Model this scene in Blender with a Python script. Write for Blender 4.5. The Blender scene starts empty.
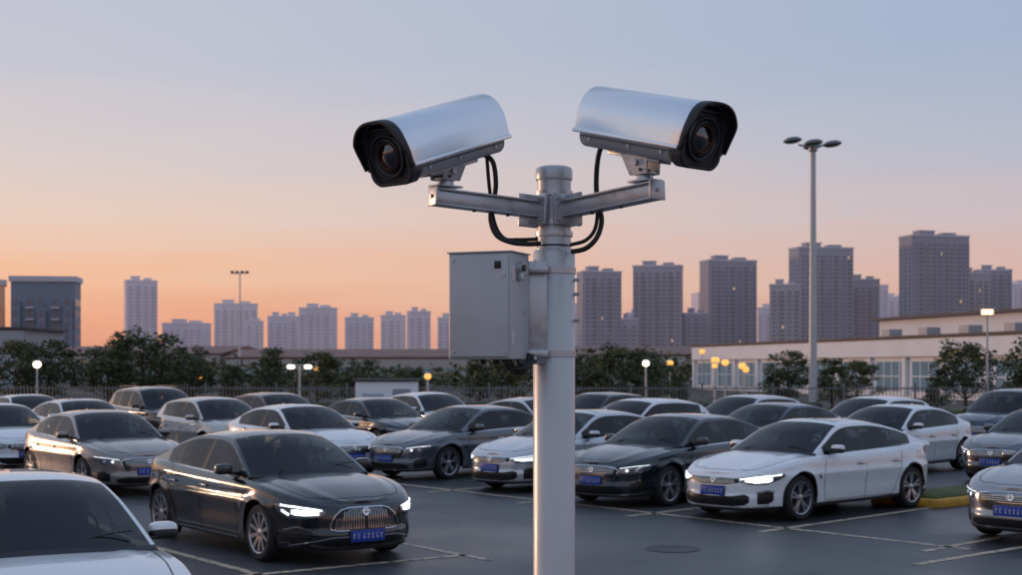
import bpy, bmesh, math, random
from mathutils import Vector, Matrix, noise
from mathutils.bvhtree import BVHTree
random.seed(7)
R=math.radians
scene=bpy.context.scene

# ---------------------------------------------------------------- materials
def lin(r,g,b):
    f=lambda c:(c/255/12.92) if c/255<=0.04045 else ((c/255+0.055)/1.055)**2.4
    return (f(r),f(g),f(b),1)
def mat(name,col,rough=.5,metal=0,spec=.5,coat=0,emit=None,estr=0,var=0,vscale=3,bump=0,bscale=40,stretch=None,rvar=0):
    m=bpy.data.materials.new(name); m.use_nodes=True
    nt=m.node_tree; p=nt.nodes['Principled BSDF']
    c=tuple(col)+((1,) if len(col)==3 else ())
    p.inputs['Base Color'].default_value=c
    p.inputs['Roughness'].default_value=rough
    p.inputs['Metallic'].default_value=metal
    p.inputs['Specular IOR Level'].default_value=spec
    p.inputs['Coat Weight'].default_value=coat
    p.inputs['Coat Roughness'].default_value=.02
    if emit:
        p.inputs['Emission Color'].default_value=tuple(emit)+(1,); p.inputs['Emission Strength'].default_value=estr
    if var or bump or rvar:
        tc=nt.nodes.new('ShaderNodeTexCoord'); src=tc.outputs['Object']
        if stretch:
            mp=nt.nodes.new('ShaderNodeMapping'); mp.inputs['Scale'].default_value=stretch
            nt.links.new(src,mp.inputs[0]); src=mp.outputs[0]
        n=nt.nodes.new('ShaderNodeTexNoise'); n.inputs['Scale'].default_value=vscale; n.inputs['Detail'].default_value=6
        nt.links.new(src,n.inputs['Vector'])
        if var:
            mr=nt.nodes.new('ShaderNodeMapRange'); mr.inputs[1].default_value=.3; mr.inputs[2].default_value=.7
            mr.inputs[3].default_value=1-var; mr.inputs[4].default_value=1+var
            nt.links.new(n.outputs['Fac'],mr.inputs[0])
            mx=nt.nodes.new('ShaderNodeVectorMath'); mx.operation='SCALE'; mx.inputs[0].default_value=c[:3]
            nt.links.new(mr.outputs[0],mx.inputs['Scale']); nt.links.new(mx.outputs[0],p.inputs['Base Color'])
        if rvar:
            mr=nt.nodes.new('ShaderNodeMapRange'); mr.inputs[1].default_value=.3; mr.inputs[2].default_value=.7
            mr.inputs[3].default_value=max(.02,rough-rvar); mr.inputs[4].default_value=rough+rvar
            nt.links.new(n.outputs['Fac'],mr.inputs[0]); nt.links.new(mr.outputs[0],p.inputs['Roughness'])
        if bump:
            n2=nt.nodes.new('ShaderNodeTexNoise'); n2.inputs['Scale'].default_value=bscale; n2.inputs['Detail'].default_value=5
            nt.links.new(src,n2.inputs['Vector'])
            b=nt.nodes.new('ShaderNodeBump'); b.inputs['Strength'].default_value=bump; b.inputs['Distance'].default_value=.01
            nt.links.new(n2.outputs['Fac'],b.inputs['Height']); nt.links.new(b.outputs[0],p.inputs['Normal'])
    return m

BLACK=mat('black_plastic',(.012,.012,.013),.45)
CHROME=mat('chrome_trim',(.75,.75,.77),.12,1)
TYRE=mat('tyre_rubber',(.018,.018,.019),.75,bump=.2,bscale=60)
RIM=mat('alloy_rim',(.5,.51,.53),.28,.9)
RIMD=mat('dark_rim',(.05,.05,.055),.5,.6)
INTER=mat('car_interior',(.014,.013,.013),.8)
SEAT=mat('seat_leather',(.12,.045,.035),.6)
HEADL=mat('headlamp_lens',(.16,.17,.19),.10,.5,coat=1)
SUNR=mat('sunroof_glass',(.01,.011,.013),.05,coat=1)
DRL=mat('headlamp_lit',(.9,.9,.9),.3,emit=(.86,.94,1),estr=5)
DRL2=mat('headlamp_dim',(.8,.8,.82),.3,emit=(.85,.93,1),estr=1.3)
DRLOFF=mat('headlamp_off',(.6,.62,.66),.15,.5)
PLATE=mat('plate_blue',(.012,.05,.32),.4)
PLATEW=mat('plate_white',(.5,.52,.6),.4)
TAIL=mat('tail_lamp',(.25,.01,.01),.1,coat=1)
GRILLE=mat('grille_mesh',(.008,.008,.009),.35,.2)
SEAM=mat('panel_gap',(.006,.006,.006),.8)
PAINT0=mat('paint_base',(.5,.5,.5),.3)
def glass_mat():
    m=bpy.data.materials.new('car_glass'); m.use_nodes=True; nt=m.node_tree
    p=nt.nodes['Principled BSDF']; p.inputs['Base Color'].default_value=(.008,.011,.014,1)
    p.inputs['Roughness'].default_value=.02; p.inputs['Specular IOR Level'].default_value=.6
    t=nt.nodes.new('ShaderNodeBsdfTransparent'); t.inputs[0].default_value=(.6,.65,.65,1)
    mx=nt.nodes.new('ShaderNodeMixShader'); mx.inputs[0].default_value=.36
    out=nt.nodes['Material Output']
    nt.links.new(p.outputs[0],mx.inputs[1]); nt.links.new(t.outputs[0],mx.inputs[2]); nt.links.new(mx.outputs[0],out.inputs[0])
    return m
GLASS=glass_mat()
def paint(name,col,metal=.0,rough=.25):
    return mat('paint_'+name,col,rough,metal,.5,1.0,var=.04,vscale=2.2,rvar=.05)

# ---------------------------------------------------------------- mesh builder
class MB:
    def __init__(s): s.v=[];s.f=[];s.m=[];s.mats=[];s.M=Matrix()
    def mi(s,mt):
        if mt not in s.mats: s.mats.append(mt)
        return s.mats.index(mt)
    def add(s,vs,fs,mt,mirror=False):
        o=len(s.v); k=s.mi(mt) if not isinstance(mt,list) else None
        s.v+= [s.M@Vector(v) for v in vs]
        for i,f in enumerate(fs):
            s.f.append([a+o for a in f]); s.m.append(k if k is not None else s.mi(mt[i]))
        if mirror:
            o=len(s.v)
            s.v+=[s.M@Vector((v[0],-v[1],v[2])) for v in vs]
            for i,f in enumerate(fs):
                s.f.append([a+o for a in reversed(f)]); s.m.append(k if k is not None else s.mi(mt[i]))
    def box(s,c,size,mt,bevel=0,rot=None,mirror=False,seg=2,taper=None):
        bm=bmesh.new(); bmesh.ops.create_cube(bm,size=1)
        for v in bm.verts:
            v.co=Vector((v.co.x*size[0],v.co.y*size[1],v.co.z*size[2]))
            if taper and v.co.z>0: v.co.x*=taper[0]; v.co.y*=taper[1]
        if bevel: bmesh.ops.bevel(bm,geom=bm.edges[:],offset=bevel,segments=seg,profile=.5,affect='EDGES')
        Mx=Matrix.Translation(c)@(rot.to_4x4() if rot else Matrix())
        bm.verts.index_update()
        vs=[Mx@v.co for v in bm.verts]; fs=[[v.index for v in f.verts] for f in bm.faces]; bm.free()
        s.add(vs,fs,mt,mirror)
    def cyl(s,p0,p1,r0,r1,mt,seg=24,cap=True,mirror=False):
        p0=Vector(p0);p1=Vector(p1);d=(p1-p0).normalized()
        a=d.orthogonal().normalized(); b=d.cross(a)
        vs=[];fs=[]
        for p,r in((p0,r0),(p1,r1)):
            for i in range(seg):
                t=2*math.pi*i/seg; vs.append(p+(a*math.cos(t)+b*math.sin(t))*r)
        for i in range(seg): j=(i+1)%seg; fs.append([i,j,seg+j,seg+i])
        if cap: fs.append(list(range(seg))[::-1]); fs.append(list(range(seg,2*seg)))
        s.add(vs,fs,mt,mirror)
    def lathe(s,o,axis,prof,mt,seg=36,mirror=False):
        o=Vector(o);d=Vector(axis).normalized();a=d.orthogonal().normalized();b=d.cross(a)
        vs=[];fs=[];n=len(prof)
        for i in range(seg):
            t=2*math.pi*i/seg; e=a*math.cos(t)+b*math.sin(t)
            for r,h in prof: vs.append(o+d*h+e*r)
        for i in range(seg):
            j=(i+1)%seg
            for k in range(n-1): fs.append([i*n+k,j*n+k,j*n+k+1,i*n+k+1])
        s.add(vs,fs,mt,mirror)
    def tube(s,pts,r,mt,seg=12,sub=8):
        P=[Vector(p) for p in pts]; Q=[]
        for i in range(len(P)-1):
            p0=P[max(i-1,0)];p1=P[i];p2=P[i+1];p3=P[min(i+2,len(P)-1)]
            for k in range(sub):
                t=k/sub
                Q.append(.5*((2*p1)+(p2-p0)*t+(2*p0-5*p1+4*p2-p3)*t*t+(3*p1-p0-3*p2+p3)*t**3))
        Q.append(P[-1]); vs=[];fs=[]; up=Vector((.13,.95,.2))
        for i,q in enumerate(Q):
            d=(Q[min(i+1,len(Q)-1)]-Q[max(i-1,0)]).normalized()
            a=d.cross(up).normalized(); b=d.cross(a)
            for k in range(seg):
                t=2*math.pi*k/seg; vs.append(q+(a*math.cos(t)+b*math.sin(t))*r)
        for i in range(len(Q)-1):
            for k in range(seg): l=(k+1)%seg; fs.append([i*seg+k,i*seg+l,(i+1)*seg+l,(i+1)*seg+k])
        s.add(vs,fs,mt)
    def ell(s,c,r,mt,mirror=False,e=.7,nu=16,nv=10):
        vs=[];fs=[]
        sg=lambda x,p:math.copysign(abs(x)**p,x)
        for j in range(nv+1):
            ph=-math.pi/2+math.pi*j/nv
            for i in range(nu):
                th=2*math.pi*i/nu
                vs.append((c[0]+r[0]*sg(math.cos(ph),e)*sg(math.cos(th),e),c[1]+r[1]*sg(math.cos(ph),e)*sg(math.sin(th),e),c[2]+r[2]*sg(math.sin(ph),e)))
        for j in range(nv):
            for i in range(nu): k=(i+1)%nu; fs.append([j*nu+i,j*nu+k,(j+1)*nu+k,(j+1)*nu+i])
        s.add(vs,fs,mt,mirror)
    def mesh(s,name,ang=32,smooth=True,recalc=True):
        me=bpy.data.meshes.new(name); me.from_pydata([tuple(v) for v in s.v],[],s.f)
        for m in s.mats: me.materials.append(m)
        me.polygons.foreach_set('material_index',s.m)
        if recalc:
            bm=bmesh.new(); bm.from_mesh(me); bmesh.ops.recalc_face_normals(bm,faces=bm.faces[:]); bm.to_mesh(me); bm.free()
        if smooth:
            me.polygons.foreach_set('use_smooth',[True]*len(me.polygons)); me.set_sharp_from_angle(angle=R(ang))
        me.update(); return me
    def obj(s,name,loc=(0,0,0),rz=0,**k):
        return place(s.mesh(name,**k),name,loc,rz)
def place(me,name,loc=(0,0,0),rz=0,sc=1):
    o=bpy.data.objects.new(name,me); o.location=loc; o.rotation_euler=(0,0,rz)
    o.scale=(sc,sc,sc) if not isinstance(sc,tuple) else sc
    scene.collection.objects.link(o); return o

# ---------------------------------------------------------------- interpolation
def cr(pts):
    xs=[p[0] for p in pts]; ys=[p[1] for p in pts]; n=len(xs)
    d=[(ys[i+1]-ys[i])/(xs[i+1]-xs[i]) for i in range(n-1)]
    m=[d[0]]+[(0 if d[i-1]*d[i]<=0 else 2*d[i-1]*d[i]/(d[i-1]+d[i])) for i in range(1,n-1)]+[d[-1]]
    def f(x):
        if x<=xs[0]: return ys[0]
        if x>=xs[-1]: return ys[-1]
        i=max(k for k in range(n-1) if xs[k]<=x); h=xs[i+1]-xs[i]; t=(x-xs[i])/h
        return ((2*t**3-3*t*t+1)*ys[i]+(t**3-2*t*t+t)*h*m[i]+(-2*t**3+3*t*t)*ys[i+1]+(t**3-t*t)*h*m[i+1])
    return f

# ---------------------------------------------------------------- cars
SEDAN=dict(xf=2.42,xr=-2.45,ax=1.47,rx=-1.47,wr=.335,ar=.385,dz=0,
  top=[(-2.5,.93),(-2.25,1.0),(-1.8,1.02),(-1.0,.985),(0,.95),(.9,.925),(1.4,.895),(1.9,.83),(2.2,.765),(2.42,.69)],
  roof=[(-2.15,1.03),(-1.9,1.08),(-1.6,1.18),(-1.2,1.325),(-.8,1.415),(-.4,1.45),(0,1.452),(.3,1.42),(.55,1.335),(.85,1.175),(1.12,1.02),(1.25,.945)],
  hdr=.33,cowl=1.2,rh=-1.05,rb=-2.05,xa=1.0,xc=-1.5,wroof=.60,roofz=1.45)
FAST=dict(SEDAN); FAST.update(top=[(-2.5,.96),(-2.25,1.03),(-1.8,1.03),(-1.0,.985),(0,.95),(.9,.93),(1.4,.90),(1.9,.83),(2.2,.76),(2.42,.68)],
  roof=[(-2.35,1.04),(-2.1,1.075),(-1.7,1.19),(-1.3,1.31),(-.8,1.41),(-.4,1.445),(0,1.445),(.3,1.41),(.55,1.325),(.85,1.165),(1.12,1.02),(1.25,.945)],rh=-1.0,rb=-2.15,xc=-1.65)
SUV=dict(SEDAN); SUV.update(wr=.36,ar=.41,dz=.08,xf=2.33,xr=-2.3,ax=1.42,rx=-1.38,
  top=[(-2.5,1.05),(-2.2,1.10),(-1.6,1.10),(-.8,1.07),(0,1.05),(.9,1.04),(1.4,1.02),(1.9,.97),(2.15,.91),(2.33,.84)],
  roof=[(-2.25,1.13),(-2.12,1.32),(-1.95,1.54),(-1.7,1.635),(-1.2,1.67),(-.6,1.69),(0,1.68),(.3,1.64),(.55,1.53),(.85,1.33),(1.12,1.15),(1.25,1.06)],
  hdr=.35,cowl=1.2,rh=-1.93,rb=-2.2,xa=1.02,xc=-1.78,wroof=.64,roofz=1.68)
HATCH=dict(SEDAN); HATCH.update(xf=2.18,xr=-2.08,ax=1.34,rx=-1.30,
  top=[(-2.2,.97),(-2.0,1.02),(-1.5,1.02),(-1.0,1.0),(0,.97),(.9,.95),(1.3,.925),(1.7,.87),(1.98,.80),(2.18,.70)],
  roof=[(-2.05,1.06),(-1.95,1.18),(-1.78,1.34),(-1.5,1.43),(-1.0,1.485),(-.4,1.51),(0,1.505),(.3,1.465),(.55,1.37),(.85,1.20),(1.12,1.04),(1.25,.965)],
  rh=-1.72,rb=-2.0,xc=-1.6,wroof=.61,roofz=1.51)

def make_car(name,S,style):
    mb=MB(); xf,xr=S['xf'],S['xr']; dz=S['dz']; n=3.1; x0f=xf-1.27; x0r=xr+1.25
    ztop=cr(S['top'])
    Wf=cr([(.12,.83),(.2,.865),(.35,.888),(.48,.895),(.6,.915),(.69,.932),(.725,.915),(.85,.905),(1.0,.87),(1.2,.84)])
    Ff=cr([(.12,-.10),(.2,-.03),(.25,.0),(.36,.012),(.42,-.012),(.52,-.015),(.62,-.03),(.72,-.06),(.85,-.12)])
    Rf=cr([(.12,.10),(.25,.03),(.4,0),(.6,.01),(.75,.05),(.9,.07),(1.0,.04),(1.1,.06)])
    crown=cr([(-2.5,.02),(-2,.04),(0,.04),(1,.055),(1.8,.06),(2.42,.03)])
    sill=cr([(-2.5,.26),(-1.9,.22),(0,.19),(1.9,.19),(2.4,.17)])
    axs=(S['ax'],S['rx']); ar=S['ar']; wz=S['wr']
    def zbot(x):
        z=sill(x)+dz*.6
        for a in axs:
            if abs(x-a)<=ar: z=max(z,wz+math.sqrt(max(0,ar*ar-(x-a)**2)))
        return z
    cols=[]
    vs_=[i/14*.76 for i in range(15)]
    for v in vs_: cols.append(('r',(1-v**n)**(1/n),v))
    xs=[]
    xe=x0f+.84*(xf-x0f)
    x=x0r+.84*(xr-x0r)
    while x<xe: xs.append(x); x+=.042
    for a in axs:
        for k in (-1,1):
            xs=[q for q in xs if abs(q-(a+k*ar))>.012]
            xs+= [a+k*(ar-.0005),a+k*(ar+.0005),a+k*ar*.985,a+k*ar*.95]
    xs=sorted(xs)
    for x in xs:
        if x<x0r: u=(x-x0r)/(xr-x0r); cols.append(('r',u,(1-u**n)**(1/n)))
        elif x>x0f: u=(x-x0f)/(xf-x0f); cols.append(('f',u,(1-u**n)**(1/n)))
        else: cols.append(('m',x,1))
    for v in reversed(vs_): cols.append(('f',(1-v**n)**(1/n),v))
    T=[0,.03,.07]+[.07+.93*i/22 for i in range(1,22)]+[.985,1]
    T=sorted(T)
    Q=[.985,.95,.9,.84,.77,.7,.62,.54,.4,.2,0]
    nr=len(T)+len(Q); vs=[];info=[]
    for kd,u,v in cols:
        xn=u if kd=='m' else (x0f+u*(xf-x0f) if kd=='f' else x0r+u*(xr-x0r))
        zb=zbot(xn); zt=ztop(xn)
        for t in T:
            z=zb+(zt-zb)*t; zz=z-dz
            e=max(0,(z-(zt-.07))/.07)
            w=Wf(zz)-.03*e*e
            for a in axs:
                r=math.hypot(xn-a,z-wz); w+=.018*math.exp(-((r-ar)/.07)**2)
            y=v*w
            if kd=='m': x=xn
            elif kd=='f': x=x0f+u*(xf+Ff(zz)-.05*e*e-x0f)
            else: x=x0r+u*(xr+Rf(zz)+.03*e*e-x0r)
            vs.append((x,y,z))
        for q in Q:
            z=zt+crown(xn)*(1-q*q)**.9
            if xn>.9: z+=.014*math.exp(-((q-.66)/.07)**2)*min(1,(xn-.9)*3)
            vs.append((x,y*q,z))
        info.append(xn)
    fs=[];ms=[];nT=len(T)
    for i in range(len(cols)-1):
        xm=(info[i]+info[i+1])/2
        for j in range(nr-1):
            fs.append([i*nr+j,(i+1)*nr+j,(i+1)*nr+j+1,i*nr+j+1])
            if j<2: ms.append(BLACK)
            elif j>=nT+3 and -1.75<xm<1.0: ms.append(INTER)
            else: ms.append(PAINT0)
    mb.add(vs,fs,ms,True)
    bvh=BVHTree.FromPolygons([tuple(v) for v in mb.v],mb.f)
    # ---- greenhouse
    zc=cr(S['roof']); xg0=S['roof'][0][0]; xg1=S['roof'][-1][0]
    sts=[xg0+(xg1-xg0)*i/60 for i in range(61)]
    for k in (S['hdr'],S['cowl'],S['rh'],S['rb'],S['xa'],S['xc'],-.12,-.20,-1.06,-1.10):
        sts=[s for s in sts if abs(s-k)>.02]; sts.append(k)
    sts.sort()
    SR=[-.04,0,.06,.35,.65,.9,1]; YF=[.985,.955,.915,.8,.65,.45,.22,0]
    wr_=S['wroof']; rz_=S['roofz']
    def wside(z,x):
        b=.865; t=max(0,min(1,(z-(.93+dz))/(rz_-(.93+dz))))
        w=b-(b-wr_)*(.78*t+.22*t*t)
        if x<-.8: w-=.10*((-.8-x)/1.5)**1.5
        if x>.5: w-=.035*((x-.5)/.7)
        return w-.02
    vs=[];nr=len(SR)+len(YF)
    for xs_ in sts:
        t=(xs_-xg0)/(xg1-xg0); bow=-.10+(.30)*t
        xx=xs_-bow
        zb=ztop(xx)-.012; c=max(zc(xs_),zb+.0); hh=c-zb; ze=zb+hh*.87
        for sfr in SR:
            z=zb+sfr if sfr<0 else zb+(ze-zb)*sfr
            vs.append((xx,wside(z,xx),z))
        ye=wside(ze,xx)
        for yf in YF:
            z=c-(c-ze)*yf**2.8
            vs.append((xs_-bow*yf*yf,ye*yf if yf<.98 else ye*.99,z))
    fs=[];ms=[]
    for i in range(len(sts)-1):
        xm=(sts[i]+sts[i+1])/2
        for j in range(nr-1):
            fs.append([i*nr+j,(i+1)*nr+j,(i+1)*nr+j+1,i*nr+j+1]); m_=PAINT0
            if j==1 and S['xc']<xm<S['xa']: m_=CHROME
            if 2<=j<=4 and S['xc']<xm<S['xa']:
                m_=GLASS
                if -.20<xm<-.12 or -1.10<xm<-1.06: m_=BLACK
            if j>=len(SR)+1:
                if S['hdr']<xm<S['cowl']: m_=GLASS
                if S['rb']<xm<S['rh']: m_=GLASS
                if style.get('sunroof') and -.85<xm<.2 and j>=len(SR)+3: m_=SUNR
            if xm>S['cowl']: m_=BLACK
            ms.append(m_)
    mb.add(vs,fs,ms,True)
    # ---- interior
    for sx in (-.15,-1.15):
        mb.box((sx,.37,1.0+dz),(.14,.46,.42),SEAT,.05,mirror=True)
        mb.box((sx-.04,.37,1.27+dz*1.4),(.09,.25,.15),SEAT,.035,mirror=True)
    mb.box((.80,0,.965+dz),(.35,1.3,.1),INTER,.03)
    mb.lathe((.42,.37,1.03+dz),(-.9,0,.45),[(.17,-.012),(.182,0),(.17,.012),(.158,0),(.17,-.012)],BLACK,24)
    mb.box((.45,0,1.33+dz*1.5),(.03,.2,.06),BLACK,.01)
    # ---- underbody & arch liners
    mb.box(((xf+xr)/2,0,.36+dz),(xf-xr-.6,1.2,.3),BLACK)
    for a in axs:
        vs=[];fs=[]
        for i in range(17):
            t=math.pi*i/16
            for y in (.55,.885): vs.append((a+(ar+.006)*math.cos(t),y,wz+(ar+.006)*math.sin(t)))
        for i in range(16): fs.append([2*i,2*i+1,2*i+3,2*i+2])
        mb.add(vs,fs,BLACK,True)
    # ---- wheels
    w=S['wr']; k=w/.335
    for a in axs:
        o=(a,.790,w); A=(0,1,0)
        mb.lathe(o,A,[(r*k,h) for r,h in[(.243,.10),(.252,.112),(.30,.116),(.323,.10),(.335,.07),(.335,.02),(.330,.015),(.330,.005),(.335,0),(.335,-.07),(.323,-.1),(.238,-.11)]],TYRE,40,True)
        mb.lathe(o,A,[(r*k,h) for r,h in[(.248,.103),(.242,.112),(.230,.105),(.222,.06),(.21,-.10)]],RIM,40,True)
        mb.lathe(o,A,[(r*k,h) for r,h in[(.0,.0),(.15,.0),(.15,-.03),(.215,-.04)]],RIMD,32,True)
        mb.lathe(o,A,[(0,.10),(.03,.098),(.055,.085),(.06,.04)],RIM,20,True)
        ns=style.get('spokes',5)
        for i in range(ns):
            for dd in ((-.10,.10) if ns==5 else (0,)):
                t=2*math.pi*i/ns+dd*.6+.3; t2=2*math.pi*i/ns+dd*1.7+.3
                c0=Vector((math.cos(t),0,math.sin(t))); c1=Vector((math.cos(t2),0,math.sin(t2)))
                p0=Vector((-math.sin(t),0,math.cos(t))); p1=Vector((-math.sin(t2),0,math.cos(t2)))
                O=Vector(o); wa,wb=(.020,.014) if ns==5 else (.022,.02)
                vs=[O+c0*.045*k+p0*wa+Vector((0,.088,0)),O+c0*.045*k-p0*wa+Vector((0,.088,0)),O+c1*.234*k-p1*wb+Vector((0,.104,0)),O+c1*.234*k+p1*wb+Vector((0,.104,0))]
                vs+=[q-Vector((0,.035,0)) for q in vs]
                mb.add(vs,[[0,1,2,3],[0,3,7,4],[1,5,6,2],[0,4,5,1],[2,6,7,3]],RIM,True)
    # ---- projection helpers
    def PF(a,z,off):
        d=Vector((math.cos(R(a)),math.sin(R(a)),0)); o=Vector((x0f,0,z))+d*4
        h,nn,_,_=bvh.ray_cast(o,-d)
        if h is None: return None
        if nn.dot(d)<0: nn=-nn
        return h+nn*off
    def PR(a,z,off):
        d=Vector((-math.cos(R(a)),math.sin(R(a)),0)); o=Vector((x0r,0,z))+d*4
        h,nn,_,_=bvh.ray_cast(o,-d)
        if h is None: return None
        if nn.dot(d)<0: nn=-nn
        return h+nn*off
    def PS(x,z,off):
        h,nn,_,_=bvh.ray_cast(Vector((x,3,z)),Vector((0,-1,0)))
        if h is None: return None
        if nn.y<0: nn=-nn
        return h+nn*off
    def PD(x,y,off):
        h,nn,_,_=bvh.ray_cast(Vector((x+xf-2.42,y-dz,4)),Vector((0,0,-1)))
        if h is None: return None
        return h+Vector((0,0,off))
    def panel(cs,mt,P=PF,off=.004,nz=4,sub=6,mirror=True):
        D=[]
        for i in range(len(cs)-1):
            for k2 in range(sub):
                t=k2/sub; D.append(tuple(cs[i][q]*(1-t)+cs[i+1][q]*t for q in range(3)))
        D.append(cs[-1]); vs=[];ok=[];fs=[]
        for a,z0,z1 in D:
            for j in range(nz+1):
                p=P(a,z0+(z1-z0)*j/nz+dz,off); ok.append(p is not None); vs.append(p if p is not None else Vector((0,0,.5)))
        for i in range(len(D)-1):
            for j in range(nz):
                q=[i*(nz+1)+j,(i+1)*(nz+1)+j,(i+1)*(nz+1)+j+1,i*(nz+1)+j+1]
                if all(ok[z] for z in q): fs.append(q)
        if fs: mb.add(vs,fs,mt,mirror)
    def strip(pts,wd,mt,P=PS,off=.003,sub=5,ascale=1,mirror=True):
        D=[]
        for i in range(len(pts)-1):
            for k2 in range(sub):
                t=k2/sub; D.append((pts[i][0]*(1-t)+pts[i+1][0]*t,pts[i][1]*(1-t)+pts[i+1][1]*t))
        D.append(pts[-1]); vs=[];ok=[]
        for i,(a,z) in enumerate(D):
            a0,z0=D[max(i-1,0)];a1,z1=D[min(i+1,len(D)-1)]
            dx=(a1-a0)*ascale;dzz=z1-z0;l=math.hypot(dx,dzz) or 1
            nx,nz_=-dzz/l,dx/l
            for sg in(-.5,.5):
                p=P(a+nx*wd*sg/ascale,z+nz_*wd*sg+dz,off); ok.append(p is not None); vs.append(p if p is not None else Vector((0,0,.5)))
        fs=[[2*i,2*i+1,2*i+3,2*i+2] for i in range(len(D)-1) if all(ok[2*i:2*i+4])]
        if fs: mb.add(vs,fs,mt,mirror)
    def spot(a,z,r,lit=DRLOFF):
        h=PF(a,z+dz,.004)
        if h is None: return
        d=(PF(a,z+dz,1)-h).normalized(); d=Vector((d.x,d.y,.0)).normalized()
        mb.lathe(h,d,[(r*1.15,0),(r*1.15,.012),(r*.95,.012),(r*.9,.006)],CHROME,20,True)
        mb.lathe(h,d,[(r*.9,.007),(r*.5,.016),(0,.019)],lit,20,True)
    AS=.021
    st=style['face']
    if st=='lux':
        panel([(0,.40,.645),(10,.40,.645),(14,.40,.625),(17,.41,.57),(19.5,.43,.48)],GRILLE,off=.005)
        for i in range(12):
            a=1.6+i*1.45
            zt_=.64 if a<11 else (.615 if a<14.5 else .54)
            strip([(a,.41),(a*.93,zt_)],.0050,CHROME,PF,.011,ascale=AS)
        strip([(0,.65),(10,.65),(14.3,.63),(17.4,.575),(19.9,.48),(19.6,.42),(16,.396),(0,.393)],.008,CHROME,PF,.012,ascale=AS)
        panel([(22.5,.60,.635),(26,.555,.66),(34,.54,.685),(42,.55,.70),(48,.60,.705),(51,.66,.70)],HEADL,off=.006)
        strip([(24,.632),(30,.655),(38,.675),(47,.69)],.014,DRL,PF,.012,ascale=AS)
        panel([(25.5,.585,.622),(32,.578,.636),(38,.585,.645),(40,.60,.64)],DRL,off=.012)
        strip([(41.5,.585),(46,.635)],.022,DRL,PF,.012,ascale=AS)
        panel([(0,.225,.305),(18,.225,.305),(24,.24,.29)],GRILLE,off=.005)
        panel([(29,.25,.40),(37,.24,.44),(44,.29,.38)],GRILLE,off=.005)
        strip([(0,.33),(18,.33),(28,.29),(42,.235)],.014,CHROME,PF,.010,ascale=AS)
        strip([(29,.415),(37,.452),(45,.41)],.010,CHROME,PF,.010,ascale=AS)
        for z in(.30,.34,.38): strip([(30,z),(42,z)],.006,RIMD,PF,.010,ascale=AS)
    elif st=='white':
        panel([(0,.545,.635),(10,.545,.64),(20,.575,.635)],GRILLE,off=.005)
        for z in(.565,.585,.605,.625): strip([(2,z),(17,z+.004)],.005,CHROME,PF,.011,ascale=AS)
        panel([(20.5,.585,.635),(27,.548,.662),(38,.555,.69),(47,.62,.705),(52,.67,.705)],HEADL,off=.006)
        strip([(21,.622),(30,.655),(40,.678),(49,.693)],.011,DRL,PF,.012,ascale=AS)
        panel([(24.5,.595,.622),(31,.578,.634),(39,.59,.65),(42,.612,.652)],DRL,off=.012)
        panel([(0,.235,.37),(16,.235,.38),(24,.255,.41),(27,.30,.38)],GRILLE,off=.005)
        for z in(.26,.285,.31,.335): strip([(0,z),(23,z+.012)],.006,RIMD,PF,.010,ascale=AS)
        panel([(32,.27,.43),(39,.27,.46),(43,.32,.44)],GRILLE,off=.005)
        strip([(0,.215),(26,.225),(40,.25)],.012,CHROME,PF,.010,ascale=AS)
        strip([(31,.44),(39,.475),(44,.45)],.008,SEAM,PF,.010,ascale=AS)
    elif st=='wide':
        panel([(0,.44,.655),(12,.44,.655),(19,.47,.645),(22,.56,.63)],GRILLE,off=.005)
        for i in range(8):
            z=.458+i*.026; strip([(0,z),(17.5+i*.4,z)],.006,CHROME,PF,.011,ascale=AS)
        strip([(0,.66),(12,.66),(20,.647),(23,.60),(19.6,.462),(12,.432),(0,.432)],.009,CHROME,PF,.012,ascale=AS)
        panel([(23,.58,.63),(30,.555,.67),(40,.57,.69),(48,.63,.70)],HEADL,off=.006)
        strip([(24,.640),(34,.672),(46,.69)],.009,DRL,PF,.012,ascale=AS)
        spot(29,.608,.027,DRL); spot(36,.615,.030)
        panel([(0,.23,.33),(20,.23,.33),(26,.25,.31)],GRILLE,off=.005)
        panel([(31,.26,.40),(38,.26,.44),(43,.31,.42)],GRILLE,off=.005)
        strip([(30,.415),(38,.455),(44,.435)],.010,CHROME,PF,.010,ascale=AS)
        strip([(0,.215),(30,.225),(42,.25)],.012,CHROME,PF,.010,ascale=AS)
    else:
        panel([(0,.50,.64),(12,.50,.64),(20,.55,.63)],GRILLE,off=.005)
        for z in(.525,.55,.575,.60,.62): strip([(0,z),(17.5,z)],.007,CHROME,PF,.011,ascale=AS)
        panel([(20.5,.55,.635),(30,.54,.68),(42,.57,.70),(49,.64,.705)],HEADL,off=.006)
        spot(27,.603,.034,DRL); spot(35,.615,.036)
        strip([(22,.640),(34,.674),(45,.69)],.009,DRL,PF,.012,ascale=AS)
        panel([(0,.22,.36),(20,.22,.36),(28,.27,.36)],GRILLE,off=.005)
        for z in(.25,.28,.31): strip([(0,z),(24,z)],.006,RIMD,PF,.010,ascale=AS)
        panel([(33,.28,.39),(41,.28,.39)],GRILLE,off=.005); spot(37,.335,.028)
        strip([(33,.41),(41,.41)],.010,CHROME,PF,.010,ascale=AS)
    # bonnet gap
    strip([(1.02,.765),(1.5,.745),(1.9,.69),(2.10,.60),(2.19,.45),(2.23,.25),(2.24,0)],.009,SEAM,PD,.002)
    # badge + plate
    h=PF(0,.60+dz,0)
    mb.lathe(h,(1,0,.15),[(.052,.0),(.052,.02),(.044,.024),(.040,.016),(0,.016)],CHROME,24)
    mb.box(h+Vector((.02,0,0)),(.008,.07,.012),CHROME); mb.box(h+Vector((.02,0,.012)),(.008,.012,.05),CHROME)
    pz=.43 if st!='lux' else .335
    if st=='white': pz=.45
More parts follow.
